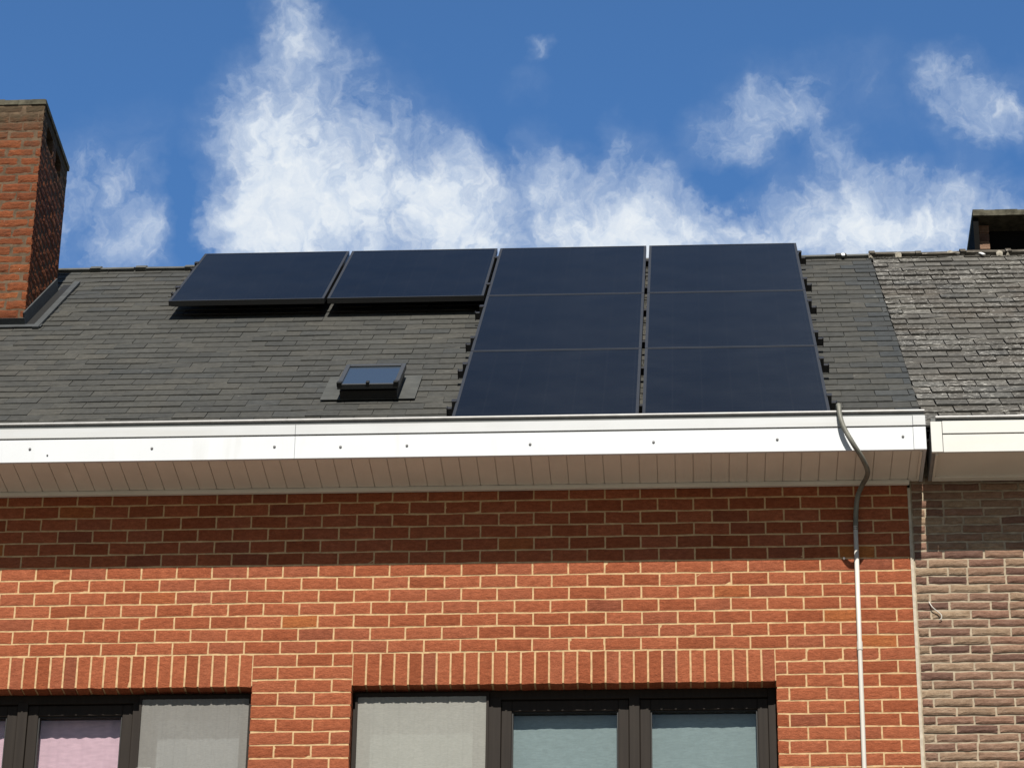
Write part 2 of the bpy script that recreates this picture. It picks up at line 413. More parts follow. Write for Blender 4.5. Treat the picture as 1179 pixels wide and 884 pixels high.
n.out(n.principled((.03, .042, .06), .10, .5, None, ior=1.6)); M['skyglass'] = mm
# window glass: clear, weakly mirroring
mm, n = mat('window_glass')
fr = n.n('ShaderNodeFresnel'); n.put(fr.inputs['IOR'], n.math('SUBTRACT', 1.5, n.math('MULTIPLY', n.n('ShaderNodeNewGeometry').outputs['Backfacing'], .8333)))
tr = n.n('ShaderNodeBsdfTransparent'); tr.inputs['Color'].default_value = (.86, .90, .90, 1)
gl = n.n('ShaderNodeBsdfGlossy'); gl.inputs['Roughness'].default_value = .01; gl.inputs['Color'].default_value = (.95, 1, 1, 1)
mx = n.n('ShaderNodeMixShader'); n.put(mx.inputs[0], n.math('MULTIPLY', fr.outputs[0], .8)); n.put(mx.inputs[1], tr.outputs[0]); n.put(mx.inputs[2], gl.outputs[0])
n.out(mx.outputs[0]); M['glass'] = mm
def mat_cloth(name, col, open_=0., sc=240., trans=.15):
    mm, n = mat(name); p = n.pos()
    w = n.noise(n.scale(p, (sc*.25, 20, sc)), 1., 3, .6); b = n.noise(p, 5, 3, .6)
    c = n.mix(n.ramp(w, .3, .7, 0, 1), tuple(x*.88 for x in col), tuple(min(1, x*1.1) for x in col))
    c = n.mix(n.ramp(b, .35, .7, 0, .4), c, tuple(x*.86 for x in col))
    df = n.n('ShaderNodeBsdfDiffuse'); n.put(df.inputs['Color'], c)
    tl = n.n('ShaderNodeBsdfTranslucent'); n.put(tl.inputs['Color'], c)
    a = n.n('ShaderNodeMixShader'); a.inputs[0].default_value = trans; n.put(a.inputs[1], df.outputs[0]); n.put(a.inputs[2], tl.outputs[0])
    if open_:
        tp = n.n('ShaderNodeBsdfTransparent'); x = n.n('ShaderNodeMixShader'); x.inputs[0].default_value = open_
        n.put(x.inputs[1], a.outputs[0]); n.put(x.inputs[2], tp.outputs[0]); a = x
    n.out(a.outputs[0]); return mm
M['mesh_l'] = mat_cloth('grey_insect_mesh', (.27, .265, .25), .36)
M['mesh_r'] = mat_cloth('pale_insect_mesh', (.33, .33, .305), .28)
M['pink'] = mat_cloth('pink_curtain_cloth', (.80, .48, .56), 0, 60)
M['white_blind'] = mat_cloth('white_blind_cloth', (.6, .57, .6), 0, 120)
M['cream_blind'] = mat_cloth('cream_blind_cloth', (.58, .585, .55), 0, 120)
M['teal_blind'] = mat_cloth('pale_teal_blind_cloth', (.30, .325, .33), 0, 120)

# ------------------------------------------------------------------ ground
def mat_ground(name, col, var, sc):
    return mat_plain(name, col, .9, .2, var, sc, .3)
def sheet(name, x0, x1, y0, y1, z, m_):
    b = MB(); b.quad((x0, y0, z), (x1, y0, z), (x1, y1, z), (x0, y1, z)); o = b.build(name, m_); o['kind'] = 'structure'; return o
def slab(name, x0, x1, y0, y1, z0, z1, m_):
    b = MB(); b.box(x0, x1, y0, y1, z0, z1); o = b.build(name, m_); o['kind'] = 'structure'; return o
sheet('ground', -600, 600, -600, 600, 0, mat_ground('pale_soil', (.12, .11, .09), .2, .3))
sheet('road', -300, 300, -12.5, -2.4, .004, mat_ground('asphalt', (.085, .078, .068), .25, 3))
slab('pavement', -300, 300, -2.4, -.005, -.05, .13, mat_ground('concrete_paving', (.27, .235, .185), .15, 2))
slab('kerb', -300, 300, -2.55, -2.4, -.05, .125, mat_ground('kerb_stone', (.2, .19, .18), .15, 5))
slab('opposite_pavement', -300, 300, -17.5, -12.5, -.05, .13, mat_ground('concrete_paving_far', (.25, .22, .18), .15, 2))

# ------------------------------------------------------------------ shared roof geometry
PSI = R(41.0362); CP, SP = math.cos(PSI), math.sin(PSI)
PY, PZ = 3.4113, 12.8981                       # top edge of the solar array (plane of the glass)
LIFT = .133                                    # glass above slates
def RP(x, s, h=0.):                            # x, distance down the slope, height above the slates
    k = h - LIFT
    return Vector((x, PY - s*CP - k*SP, PZ - s*SP + k*CP))
S_APEX = -.14
ZB, HB = 8.7959, .0767
WIN_L = (-5.405, -3.444); WIN_R = (-2.893, -.567); LINT = 8.143; SILL = 6.62
XL, XB = -8.2, .197                            # house ends

# ================================================================== the brick house
house = thing('brick_house', 'orange-red brick terraced house with grey slate roof and white eaves carrying the solar panels', 'house', (-4., 0, 0))
holes = [(WIN_L[0], WIN_L[1], SILL, LINT), (WIN_R[0], WIN_R[1], SILL, LINT)]
SOLD = .193
b = MB()
hol2 = [(h[0]-.004, h[1]+.004, h[2]-.004, h[3]+.004) for h in holes]
holes_sheet(b, XL, XB, 0, 9.60, .003, .33, hol2)
wall = b.build('wall', M['mortar'], house)
b = MB()
hs = [(h[0], h[1], h[2], ZB - 6*HB) for h in holes]
ZM = ZB - 20*HB                                # irregular wire-cut bricks where the wall is seen, plain ones below
bond(b, XL, XB, ZB + 7*HB, ZM, .2, HB, .0093, .1, hs, depth=.095, wave=.0006, soft=(.0035, .002))
bond(b, XL, XB, ZM, .02, .2, HB, .0112, 0., hs, depth=.095)
for h in holes:                                # soldier course over each window
    nS = round((h[1]-h[0])/.0767); w = (h[1]-h[0])/nS
    for i in range(nS):
        brick(b, h[0]+i*w+.0052, h[0]+(i+1)*w-.0052, LINT+rnd.uniform(-.0012, .0012), ZB-6*HB-.0056, depth=.099, wave=.0006, soft=(.0035, .002))
sub(b, 'brickwork', M['brick'], wall)
b = MB()
for h in holes:
    b.box(h[0]-.04, h[1]+.04, -.045, .10, SILL-.06, SILL-.002)
sub(b, 'sill', M['concrete'], wall)
# side and back walls, room
b = MB(); b.box(XL, XL+.3, .331, 7.2, 0, 9.6); b.box(XB-.3, XB-.002, .331, 7.2, 0, 9.6); b.box(XL+.3, XB-.3, 6.9, 7.2, 0, 9.6)
b.build('rear_wall', M['mortar2'], house)
b = MB(); b.box(XL+.3, XB-.3, 3.2, 3.3, 5.6, 8.6); b.box(XL+.3, XB-.3, .331, 3.2, 8.62, 8.7); b.box(XL+.3, XB-.3, .331, 3.2, 5.5, 5.6); b.box(-3.3, -3.2, .331, 3.2, 5.6, 8.62)
b.build('room_wall', M['room'], house)

# eaves: fascia boards, gutter, soffit
FY = -.41; ZF0, ZF1, ZG0, ZG1, ZLIP = 9.335, 9.4745, 9.481, 9.542, 9.576
EX = .284                                      # right end of the eaves
joints = [XL-.2, -3.215, .214, EX]
fasc = None
for i, (a, c) in enumerate(zip(joints, joints[1:])):
    b = MB(); yy = FY - (.003 if i == 2 else 0)
    b.box(a+.0006, c-.0006 if i < 2 else c, yy, FY+.02, ZF0, ZF1)
    o = b.build('fascia_board', M['pvc'], house, bevel=.0015)
    fasc = fasc or o
    b = MB(); b.box(a+.0006, c-.0006 if i < 2 else c, yy-.006, FY+.02, ZG0, ZG1)
    b.build('gutter_board', M['pvc_gutter'], house, bevel=.002)
b = MB(); b.box(XL-.2, EX-.004, FY+.006, FY+.02, ZF1-.004, ZG0+.004); b.box(XL-.2, EX-.006, FY+.002, FY+.02, ZG1-.003, ZLIP-.008)
b.build('shadow_gap', M['zincdark'], house)  # dark strips put in for the shadow lines below gutter board and lip
b = MB()                                       # rolled zinc lip and gutter trough
b.tube([(XL-.2, FY-.003, ZLIP-.004), (EX-.002, FY-.003, ZLIP-.004)], .0085, 10)
b.box(XL-.2, EX-.01, FY+.02, FY+.30, ZG0-.02, ZG0-.015); b.box(XL-.2, EX-.01, FY+.014, FY+.02, ZG0-.02, ZLIP-.006)
b.build('gutter', M['zinc'], house)
b = MB(); b.box(EX-.02, EX-.001, FY+.02, -.002, ZF0+.002, ZG1)
b.build('eave_end_board', M['pvc_gutter'], house)
b = MB()                                       # soffit: tongue-and-groove boards running out from the wall
x = XL-.2
while x < EX-.02:
    w = min(.1, EX-.021-x)
    A = (x+.0022, x+w-.0022)
    b.box(A[0], A[1], FY+.021, -.003, ZF0+.004+rnd.uniform(0, .0012), ZF0+.012); x += .1
b.box(XL-.2, EX-.021, FY+.021, -.003, ZF0+.0118, ZF0+.02)
b.build('soffit', M['soffit'], house)
b = MB(); b.box(XL-.2, XB+.012, -.03, -.0025, ZF0-.021, ZF0+.003)
b.build('wall_trim', M['soffit'], house, bevel=.003)
# end-of-eaves edge strip
b = MB(); b.box(EX-.035, EX-.0225, FY+.022, -.031, ZF0-.004, ZF0+.003)
b.build('edge_strip', M['soffit2'], house)
for X, Z, r_ in [(-4.706, 9.417, .0075), (-4.604, 9.377, .005), (-4.017, 9.41, .0075), (-3.328, 9.409, .0075), (-2.958, 9.402, .0075), (-2.587, 9.404, .0075), (-1.901, 9.401, .0075), (-1.217, 9.403, .0075), (-.534, 9.408, .0075), (.157, 9.415, .0075)]:
    b = MB(); b.tube([(X, FY+.004, Z), (X, FY-.004, Z), (X, FY-.0065, Z)], [r_, r_, r_*.55], 12)
    sub(b, 'screw', M['screw'], fasc)

# slates
def slates(mb, x0, x1, s_top, s_bot, pitch, w, thick, jit, gap, tonef, seed, lap=.06, edge=0.):
    rn = random.Random(seed); s = s_bot; row = 0
    while s > s_top:
        x = x0 - w + (w/2 if row % 2 else 0) + rn.uniform(-.006, .006)
        rowj = rn.uniform(-jit, jit)*.4
        while x < x1:
            a, c = max(x+gap/2+rn.uniform(-.0008, .0012), x0), min(x+w-gap/2-rn.uniform(-.0008, .0012), x1+(rn.uniform(-edge, edge) if edge else 0))
            x += w
            if c - a < .02: continue
            sb = s + rowj + rn.uniform(-jit, jit); tw = rn.uniform(-jit, jit)*.5
            hb_ = thick*(1.7 + rn.uniform(-.3, .5)); hl, hr_ = hb_ + rn.uniform(-.0012, .0012), hb_ + rn.uniform(-.0012, .0012)
            st = max(s - pitch - lap, s_top); t_ = tonef(a, s, rn)
            v = [RP(a, sb-tw, hl), RP(c, sb+tw, hr_), RP(c, st, thick*.5), RP(a, st, thick*.5),
                 RP(a, sb-tw+.001, hl-thick), RP(c, sb+tw+.001, hr_-thick), RP(c, st, -.004), RP(a, st, -.004)]
            if rn.random() < .16:              # chipped corner
                e_ = rn.uniform(.012, .03); q = rn.random() < .5
                if q: v[0] = RP(a, sb-tw-e_*.8, hl)
                else: v[1] = RP(c, sb+tw-e_*.8, hr_)
            k = len(mb.v); mb.v += [tuple(p) for p in v]
            for f in ((0, 1, 2, 3), (4, 5, 1, 0), (5, 6, 2, 1), (7, 4, 0, 3)):
                mb.f.append(tuple(k+i for i in f)); mb.t.append(t_)
        s -= pitch; row += 1
XR = .297
def tone_main(x, s, rn):
    t = 0.
    if x > .02 + .12*rn.random(): t = .75 + .25*rn.random()
    if -3.35 < x < -3.05 and 3.3 < s < 4.15 and rn.random() < .6: t = .6
    if x < -5.0 and s < 1.6 and rn.random() < .4: t = .5
    return t if rn.random() < .93 else .35
b = MB()
slates(b, XL, XR, S_APEX+.03, 4.90, .1471, .1945, .0056, .0030, .0022, tone_main, 5, edge=.004)
roof = b.build('roof', M['slate'], house)
b = MB(); q0, q1, q2 = RP(0, S_APEX, -.012), RP(0, 4.95, -.012), RP(0, S_APEX, -.06)
yb = q0.y + (q0.y - q1.y)
for (ya, za, yb_, zb_) in ((q1.y, q1.z, q0.y, q0.z), (q0.y, q0.z, yb, q1.z)):
    b.grid([[(XL, ya, za), (XR-.003, ya, za)], [(XL, yb_, zb_), (XR-.003, yb_, zb_)]])
    b.grid([[(XL, ya, za-.06), (XR-.003, ya, za-.06)], [(XL, yb_, zb_-.06), (XR-.003, yb_, zb_-.06)]])
sub(b, 'roof_deck', M['lead'], roof)
def ridge(mb, x0, x1, L, wing, th, jit, seed, collar=0.):
    rn = random.Random(seed); x = x0; yc = RP(0, S_APEX).y
    while x < x1:
        c = min(x + L + rn.uniform(-.02, .02)*(jit > .004), x1)
        dz, dz2 = rn.uniform(-jit, jit), rn.uniform(-jit, jit)
        def sec(xx, d_, e_=0.):
            pr = []
            for s_, sgn in ((S_APEX+wing+e_, 1), (S_APEX+.045, 1), (S_APEX+.012, 1), (S_APEX+.012, -1), (S_APEX+.045, -1), (S_APEX+wing+e_, -1)):
                p = RP(xx, s_, th+e_ + (.012 if s_ > S_APEX+.03 else .004)); p.z += d_
                if sgn < 0: p.y = 2*yc - p.y
                pr.append(p)
            for s_, sgn in ((S_APEX+wing+e_, -1), (S_APEX+wing+e_, 1)):
                p = RP(xx, s_, e_*.5 + .008); p.z += d_
                if sgn < 0: p.y = 2*yc - p.y
                pr.append(p)
            return pr
        if collar:
            rows = [sec(x, dz, .010), sec(x+collar, dz, .010), sec(x+collar+.004, dz), sec(c-.004, dz2)]
        else: rows = [sec(x+.004, dz), sec((x+c)/2, (dz+dz2)/2 + rn.uniform(-jit, jit)*.4), sec(c-.004, dz2)]
        k = len(mb.v); nn = 8; mb.grid(rows, closed=True)
        mb.f.append(tuple(k+j for j in reversed(range(nn)))); mb.t.append(0)
        e_ = k+(len(rows)-1)*nn; mb.f.append(tuple(e_+j for j in range(nn))); mb.t.append(0)
        x = c
b = MB(); ridge(b, XL, -5.0, .36, .10, .016, .001, 3, .075); ridge(b, -4.99, .285, .36, .10, .016, .0025, 9, .075)
sub(b, 'ridge_tile', M['ridge'], roof)
b = MB()
for x, s_, l in ((.10, -.075, .05),):
    b.box(-.011, .011, -.035, .035, 0, .008, lambda v: RP(x + v.x, -.02 - v.y, .035 + v.z))
sub(b, 'ridge_clip', M['tag'], roof)

# chimney on the left
CX0, CX1, CY0, CY1, CZ = -6.75, -5.43, 2.132, 3.005, 13.40
vents = [(.15, .36, -.19, -.05), (.47, .66, -.19, -.05)]
vh = [(CY0+a, CY0+c, CZ+z0-.05, CZ+z1-.05) for a, c, z0, z1 in vents]
Tr = lambda v: Vector((CX1 - v.y, v.x, v.z))
b = MB(); holes_sheet(b, CY0+.004, CY1, 10.9, CZ-.03, .004, .12, vh, Tr)
b.box(CX0, CX1-.121, CY0+.004, CY0+.12, 10.9, CZ-.03); b.box(CX0, CX1-.121, CY1-.12, CY1, 10.9, CZ-.03); b.box(CX0, CX0+.1, CY0+.12, CY1-.12, 10.9, CZ-.03)
chim = b.build('chimney', M['mortar3'], house)
b = MB()
bond(b, CX0, CX1, CZ-.03, 10.95, .2, .0705, .010, .03, depth=.05, wave=.0022, T=lambda v: Vector((v.x, CY0 + v.y, v.z)))
bond(b, CY0+.009, CY1, CZ-.03, 10.95, .2, .0705, .010, .0, vh, depth=.05, wave=.0022, T=Tr)
sub(b, 'brickwork', M['brick3'], chim)
b = MB()
for i in range(14):                            # rough mortar flaunching along the top edge
    xa = CX0 + (CX1-CX0)*i/14; xc = CX0 + (CX1-CX0)*(i+1)/14
    b.box(xa, xc, CY0-.006+rnd.uniform(-.004, .004), CY1+.01, CZ-.0301, CZ+.008+rnd.uniform(-.006, .006))
b.box(CX1, CX1+.008, CY0-.004, CY1+.01, CZ-.03, CZ+.006)
sub(b, 'cap', M['moss'], chim)
b = MB(); b.box(CX0+.1, CX1-.1215, CY0+.121, CY1-.121, 11., CZ-.035)
sub(b, 'flue_core', M['dark'], chim)
b = MB()                                       # lead soakers on the right side and apron below
s_a = (PY + LIFT*SP - CY0)/CP
s_b = (PY + LIFT*SP - CY1)/CP
def TS(v): return RP(v.x, v.y, v.z)
b.box(CX1+.08, CX1+.122, s_b-.25, s_a+.11, .012, .028, TS)
b.box(CX0, CX1+.13, s_a, s_a+.075, .014, .022, TS)
b.box(CX1+.001, CX1+.012, s_b, s_a, .0, .10, TS)
b.box(CX0, CX1+.012, s_a, s_a+.006, .02, .065, TS)
sub(b, 'flashing', M['lead'], chim)
b = MB(); b.box(CX1+.012, CX1+.0755, s_b-.20, s_a+.02, .011, .014, TS)  # flat near-black strip between the chimney and the raised lead
sub(b, 'dark_side_strip', M['gasket'], chim)

# windows
def bar(mb, x0, x1, y0, y1, z0, z1): mb.box(x0, x1, y0, y1, z0, z1)
def frame_ring(mb, x0, x1, z0, z1, y0, y1, w, wt=None, wb=None):
    wt = wt or w; wb = wb or w
    mb.box(x0, x0+w, y0, y1, z0, z1); mb.box(x1-w, x1, y0, y1, z0, z1)
    mb.box(x0+w, x1-w, y0+.0006, y1, z1-wt, z1); mb.box(x0+w, x1-w, y0+.0006, y1, z0, z0+wb)
def window(x0, x1, mull, sashes, screen, meshmat, tagbox=None):
    b = MB(); frame_ring(b, x0+.002, x1-.002, SILL+.002, LINT-.002, .092, .17, .044, .052)
    for a, c in mull: b.box(a, c, .090, .169, SILL+.04, LINT-.04)
    w = b.build('window', M['frame'], house, bevel=.003)
    for a, c in sashes:
        zb_, zt_ = SILL+.05, LINT-.058
        b = MB(); frame_ring(b, a, c, zb_, zt_, .104, .16, .058, .062)
        sub(b, 'sash', M['frame'], w, bevel=.004)
        b = MB(); frame_ring(b, a+.0585, c-.0585, zb_+.0585, zt_-.0625, .114, .155, .007)
        sub(b, 'gasket', M['gasket'], w)
        b = MB(); b.box(a+.063, c-.063, .134, .138, zb_+.063, zt_-.067)
        sub(b, 'pane', M['glass'], w)
    a, c = screen
    b = MB(); frame_ring(b, a-.014, c+.014, SILL+.04, LINT-.02, .066, .0895, .013, .02)
    sub(b, 'screen_frame', M['frame'], w)
    b = MB(); rows = []; nx = 60
    for z in [SILL+.055 + (LINT-.042-SILL-.055)*i/24 for i in range(25)]:
        rows.append([(a + (c-a)*i/nx, .0705 + .0012*math.sin(i*1.05+z) + .0008*math.sin(i*2.7+1), z) for i in range(nx+1)])
    b.grid(rows)
    sub(b, 'insect_screen', meshmat, w)
    b = MB(); b.box(a+.05, c-.05, .134, .138, SILL+.06, LINT-.06)
    sub(b, 'pane', M['glass'], w)
    if tagbox:
        b = MB(); b.box(*tagbox); sub(b, 'white_clip', M['tag'], w, bevel=.002)
    return w
window(WIN_L[0], WIN_L[1], [(-5.361-.0, -5.352), (-4.757, -4.700), (-4.113, -4.064)], [(-5.350, -4.758), (-4.699, -4.114)], (-4.060, -3.466), M['mesh_l'], (-4.066, -3.985, .058, .0645, 7.62, 7.695))
window(WIN_R[0], WIN_R[1], [(-2.153, -2.074), (-1.372, -1.314)], [(-2.073, -1.373), (-1.313, -.613)], (-2.862, -2.155), M['mesh_r'])
def curtain(name, x0, x1, y, amp, m_, n_=90, per=9., top=LINT+.05):
    b = MB(); rows = []
    for z in (SILL+.02, 7.2, 7.7, 8.0, top):
        rows.append([(x0+(x1-x0)*i/n_, y + amp*math.sin(per*2*math.pi*i/n_ + .6*math.sin(i*.21)) + amp*.4*math.sin(i*.9), z) for i in range(n_+1)])
    b.grid(rows); return b.build(name, m_, smooth=True)
tag(curtain('pink_curtain', -4.70, -4.10, .192, .0022, M['pink']), 'pink curtain behind the framed pane beside the grey mesh screen of the left window', 'curtain')
tag(curtain('pink_curtain', -5.36, -4.745, .192, .0022, M['pink']), 'pink curtain cut by the left edge of the photo, a sliver behind the left window', 'curtain')
tag(curtain('blind', -3.985, -3.53, .20, .002, M['white_blind'], per=3, top=LINT-.115), 'white blind seen through the grey mesh screen of the left window', 'blind')
tag(curtain('blind', -2.80, -2.235, .19, .002, M['cream_blind'], per=3, top=LINT-.075), 'cream blind seen through the pale mesh screen of the right window', 'blind')
tag(curtain('blind', -2.05, -1.392, .175, .0015, M['teal_blind'], per=2), 'bluish blind behind the middle pane of the right window', 'blind')
tag(curtain('blind', -1.30, -.62, .175, .0015, M['teal_blind'], per=2), 'teal blind behind the last pane of the right window, nearest the white conduit', 'blind')

# ================================================================== the neighbour
NX1 = 6.2
nb = thing('neighbour_house', 'brown hand-moulded brick house at the right edge with lichen spotted slate roof and cream gutter', 'house', (3., 0, 0))
NW0 = .2125
b = MB(); b.box(NW0, NX1, .0085, .3, 0, 9.6); b.box(NX1-.3, NX1, .301, 7.2, 0, 9.6); b.box(NW0, NX1-.3, 6.9, 7.2, 0, 9.6)
nwall = b.build('wall', M['mortar2'], nb)
b = MB(); bond(b, NW0+.008, 1.9, 9.38, 5.8, .216, .0517, .0115, .07, depth=.05, wave=.0013, vary=.010)
sub(b, 'brickwork', M['brick2'], nwall)
b = MB(); bond(b, 1.912, NX1, 9.38, .02, .216, .0517, .0125, .07, depth=.05, jit=.002, ch=.004)
bond(b, NW0+.008, 1.9, 5.78, .02, .216, .0517, .0125, .07, depth=.05, jit=.002, ch=.004)
sub(b, 'plain_brickwork', M['brick2'], nwall)
b = MB(); b.box(XB+.0005, NW0-.0005, .001, .05, 0, 9.30); b.box(XB-.002, XB+.006, -.004, .0008, 7.0, 9.0)
sub(b, 'sealant_joint', M['sealant'], nwall)
NY = -.37; N0 = .314
b = MB(); b.box(N0, N0+.062, NY-.004, NY+.02, 9.336, 9.524); b.build('gutter_end_cap', M['cream'], nb, bevel=.002)
b = MB(); b.box(N0+.0645, NX1, NY, NY+.02, 9.336, 9.444); b.build('fascia_board', M['cream'], nb, bevel=.002)
b = MB(); b.box(N0+.0645, NX1, NY-.005, NY+.02, 9.449, 9.526); b.build('gutter_board', M['cream'], nb, bevel=.002)
b = MB(); b.box(N0+.064, NX1, NY+.006, NY+.02, 9.44, 9.452); b.box(N0+.004, NX1, NY+.004, NY+.02, 9.522, 9.545); b.build('shadow_gap', M['zincdark'], nb)  # same dark strips for the shadow lines on this gutter
b = MB(); b.tube([(N0+.03, NY-.004, 9.549), (NX1, NY-.004, 9.549)], .0085, 10)
b.box(N0, NX1, NY+.02, NY+.30, 9.46, 9.465); b.box(N0+.002, N0+.02, NY+.02, -.001, 9.34, 9.50); b.build('gutter', M['zinc'], nb)
b = MB(); b.box(N0+.021, NX1, NY+.021, -.06, 9.342, 9.352); b.box(N0+.021, N0+.035, NY+.021, -.061, 9.328, 9.3415); b.build('soffit', M['soffit2'], nb)
b = MB(); b.box(N0+.021, NX1, -.06, -.012, 9.33, 9.36); b.build('wall_trim', M['soffit2'], nb, bevel=.004)
b = MB()
slates(b, XR+.0015, NX1, S_APEX+.03, 4.93, .1585, .1865, .0105, .0024, .006, lambda x, s, rn: .0 if rn.random() < .85 else .3, 21, edge=0)
nroof = b.build('roof', M['slate2'], nb)
b = MB()
for (ya, za, yb_, zb_) in ((q1.y, q1.z, q0.y, q0.z), (q0.y, q0.z, yb, q1.z)):
    b.grid([[(XR+.003, ya, za), (NX1, ya, za)], [(XR+.003, yb_, zb_), (NX1, yb_, zb_)]])
    b.grid([[(XR+.003, ya, za-.06), (NX1, ya, za-.06)], [(XR+.003, yb_, zb_-.06), (NX1, yb_, zb_-.06)]])
sub(b, 'roof_deck', M['dark'], nroof)
b = MB(); ridge(b, XR-.01, NX1, .33, .120, .026, .006, 12, .04)
sub(b, 'ridge_tile', M['ridge2'], nroof)
rn = random.Random(4); x = XR+.02
while x < 3.5:
    for k in range(rn.randint(1, 3)):
        xx = x + rn.uniform(-.05, .05); s_ = S_APEX + rn.uniform(.075, .13); w_ = rn.uniform(.008, .024)
        b = MB(); b.grid([[RP(xx-w_, s_+.02, .012), RP(xx-w_*.3, s_+.026, .02), RP(xx+w_, s_+.016, .012)], [RP(xx-w_*1.1, s_, .036), RP(xx, s_+.004, .050), RP(xx+w_*1.1, s_, .036)], [RP(xx-w_, s_-.03, .04), RP(xx, s_-.035, .046), RP(xx+w_, s_-.03, .04)]])
        sub(b, 'mortar_bedding', M['bed'], nroof, smooth=True)
    x += rn.uniform(.16, .42)
b = MB(); b.box(-.011, .011, -.045, .045, 0, .008, lambda v: RP(1.075 + v.x - v.y*.35, -.005 - v.y, .03 + v.z))
sub(b, 'ridge_clip', M['tag'], nroof)
# its chimney behind the ridge: slab on brick piers
b = MB(); b.box(1.20, 2.3, 4.06, 4.50, 11.9, 13.0)
nch = b.build('chimney', M['mortar3'], nb)
for x0, x1, y0, y1 in ((1.115, 1.205, 4.045, 4.14), (2.2, 2.3, 4.045, 4.14), (1.115, 1.205, 4.42, 4.51), (2.2, 2.3, 4.42, 4.51)):
    z = 12.7; b = MB()
    while z < 13.37:
        b.box(x0+rnd.uniform(-.003, .003), x1, y0+rnd.uniform(-.003, .003), y1, z, min(z+.058, 13.388)); b.box(x0+.005, x1-.005, y0+.005, y1-.005, z+.0581, min(z+.0699, 13.388)) if z < 13.3 else None; z += .07
    sub(b, 'pier', M['brick2'], nch)
b = MB(); b.box(1.215, 2.19, 4.12, 4.46, 13.0005, 13.38); b.box(1.082, 1.12, 3.93, 4.56, 12.9, 13.389)  # near-black block and side sheet put in as the dark under the slab
sub(b, 'flue_core', M['dark'], nch)
b = MB(); n_ = 16
for i in range(n_):
    xa = 1.08 + 1.3*i/n_; xc = 1.08 + 1.3*(i+1)/n_
    b.box(xa, xc, 3.90+rnd.uniform(-.004, .004), 4.58, 13.391, 13.438+rnd.uniform(-.005, .007))
sub(b, 'cap_slab', M['moss'], nch)

# ================================================================== solar panels
PWID, PLEN, GAPX, PITCH = 1.0439, 1.674, .0205, 1.683
PX = -4.4718
def panel_parts(root):
    t = .035; fwid = .017
    b = MB(); b.box(0, PWID, -PLEN, -PLEN+fwid, -t, .0012); b.box(0, PWID, -fwid, 0, -t, .0012)
    b.box(0, fwid, -PLEN+fwid, -fwid, -t, .0012); b.box(PWID-fwid, PWID, -PLEN+fwid, -fwid, -t, .0012)
    f = b.build('frame', M['pframe'], root, loc=(0, 0, 0))
    b = MB(); b.box(fwid, PWID-fwid, -PLEN+fwid, -fwid, -.005, 0)
    gl_ = b.build('glass', M['solar'], root, loc=(0, 0, 0))
    b = MB(); b.box(fwid, PWID-fwid, -PLEN+fwid, -fwid, -.009, -.006)
    bk = b.build('back_sheet', M['black'], root, loc=(0, 0, 0))
    return [f, gl_, bk]
PLAB = {(0, 0): 'leftmost black solar panel of the upper row, raised above the slates over shadow',
        (1, 0): 'second solar panel from the left in the upper row, above the small roof window',
        (2, 0): 'top solar panel of the inner column of three',
        (3, 0): 'top solar panel of the outer column of three, by the bare slates at the right',
        (2, 1): 'middle solar panel of the inner column of three',
        (3, 1): 'middle solar panel of the outer column of three, toward the neighbour roof',
        (2, 2): 'bottom solar panel of the inner column of three, right of the roof window',
        (3, 2): 'bottom solar panel of the outer column of three, above the cable at the gutter'}
first = None
for (c_, r_), lab in PLAB.items():
    dn = .055 if c_ < 2 else 0.
    loc = (PX + c_*(PWID+GAPX), PY - r_*PITCH*CP, PZ - r_*PITCH*SP)
    if first is None:
        root = thing('solar_panel', lab, 'solar panel', loc, (PSI, 0, 0), 'black solar panels on the slate roof', local=True)
        first = panel_parts(root)
    else:
        root = thing('solar_panel', lab, 'solar panel', loc, (PSI, 0, 0), 'black solar panels on the slate roof', local=True)
        for o in first:
            k = o.copy(); COL.objects.link(k); k.parent = root
# rails
def rail(x0, x1, s, lab, ends=(-1, 1)):
    root = thing('mounting_rail', lab, 'mounting rail', RP(x0, s, .0), (PSI, 0, 0), 'mounting rails under the solar panels', local=True)
    L = x1 - x0
    b = MB(); b.box(0, L, -.02, .02, .050, .0968); b.build('rail', M['black'], root, loc=(0, 0, 0), bevel=.003)
    b = MB(); x = .35
    while x < L-.1:
        b = MB(); b.box(x-.03, x+.03, -.02, .06, .018, .0225); b.box(x-.03, x+.03, -.02, .015, .0228, .0495); x += .85
        b.build('roof_hook', M['black'], root, loc=(0, 0, 0))
    for xe, sg in ((.048, -1), (L-.048, 1)):
        if sg not in ends: continue
        b = MB(); a, c = (xe-.004, xe+.022) if sg > 0 else (xe-.022, xe+.004)
        a0, c0 = (xe, xe+.020) if sg > 0 else (xe-.020, xe)
        b.box(a0, c0, -.028, .028, .0971, .1365); b.box(a if sg < 0 else xe-.008, c if sg > 0 else xe+.008, -.028, .028, .1367, .1405)
        b.build('end_clamp', M['black'], root, loc=(0, 0, 0), bevel=.002)
        b = MB(); e0, e1 = (L-.0005, L+.004) if sg > 0 else (-.004, .0005)
        b.box(e0, e1, -.023, .023, .046, .1005); b.build('end_cap', M['black'], root, loc=(0, 0, 0))
XRT0 = PX + 2*(PWID+GAPX); XRT1 = PX + 3*(PWID+GAPX) + PWID
names = ['top', 'middle', 'bottom']
for r_ in range(3):
    for k, (ss, nm) in enumerate(((.35, 'upper'), (1.30, 'lower'))):
        rail(XRT0-.052, XRT1+.052, r_*PITCH+ss, '%s black mounting rail under the %s row of the three-row solar array' % (nm, names[r_]))
rail(PX-.048, PX+2*PWID+GAPX+.018-.012, .35, 'black mounting rail under the upper half of the two raised left solar panels', (-1,))
rail(PX-.048, PX+2*PWID+GAPX+.018-.012, 1.22, 'black mounting rail under the lower half of the two raised left solar panels', (-1,))

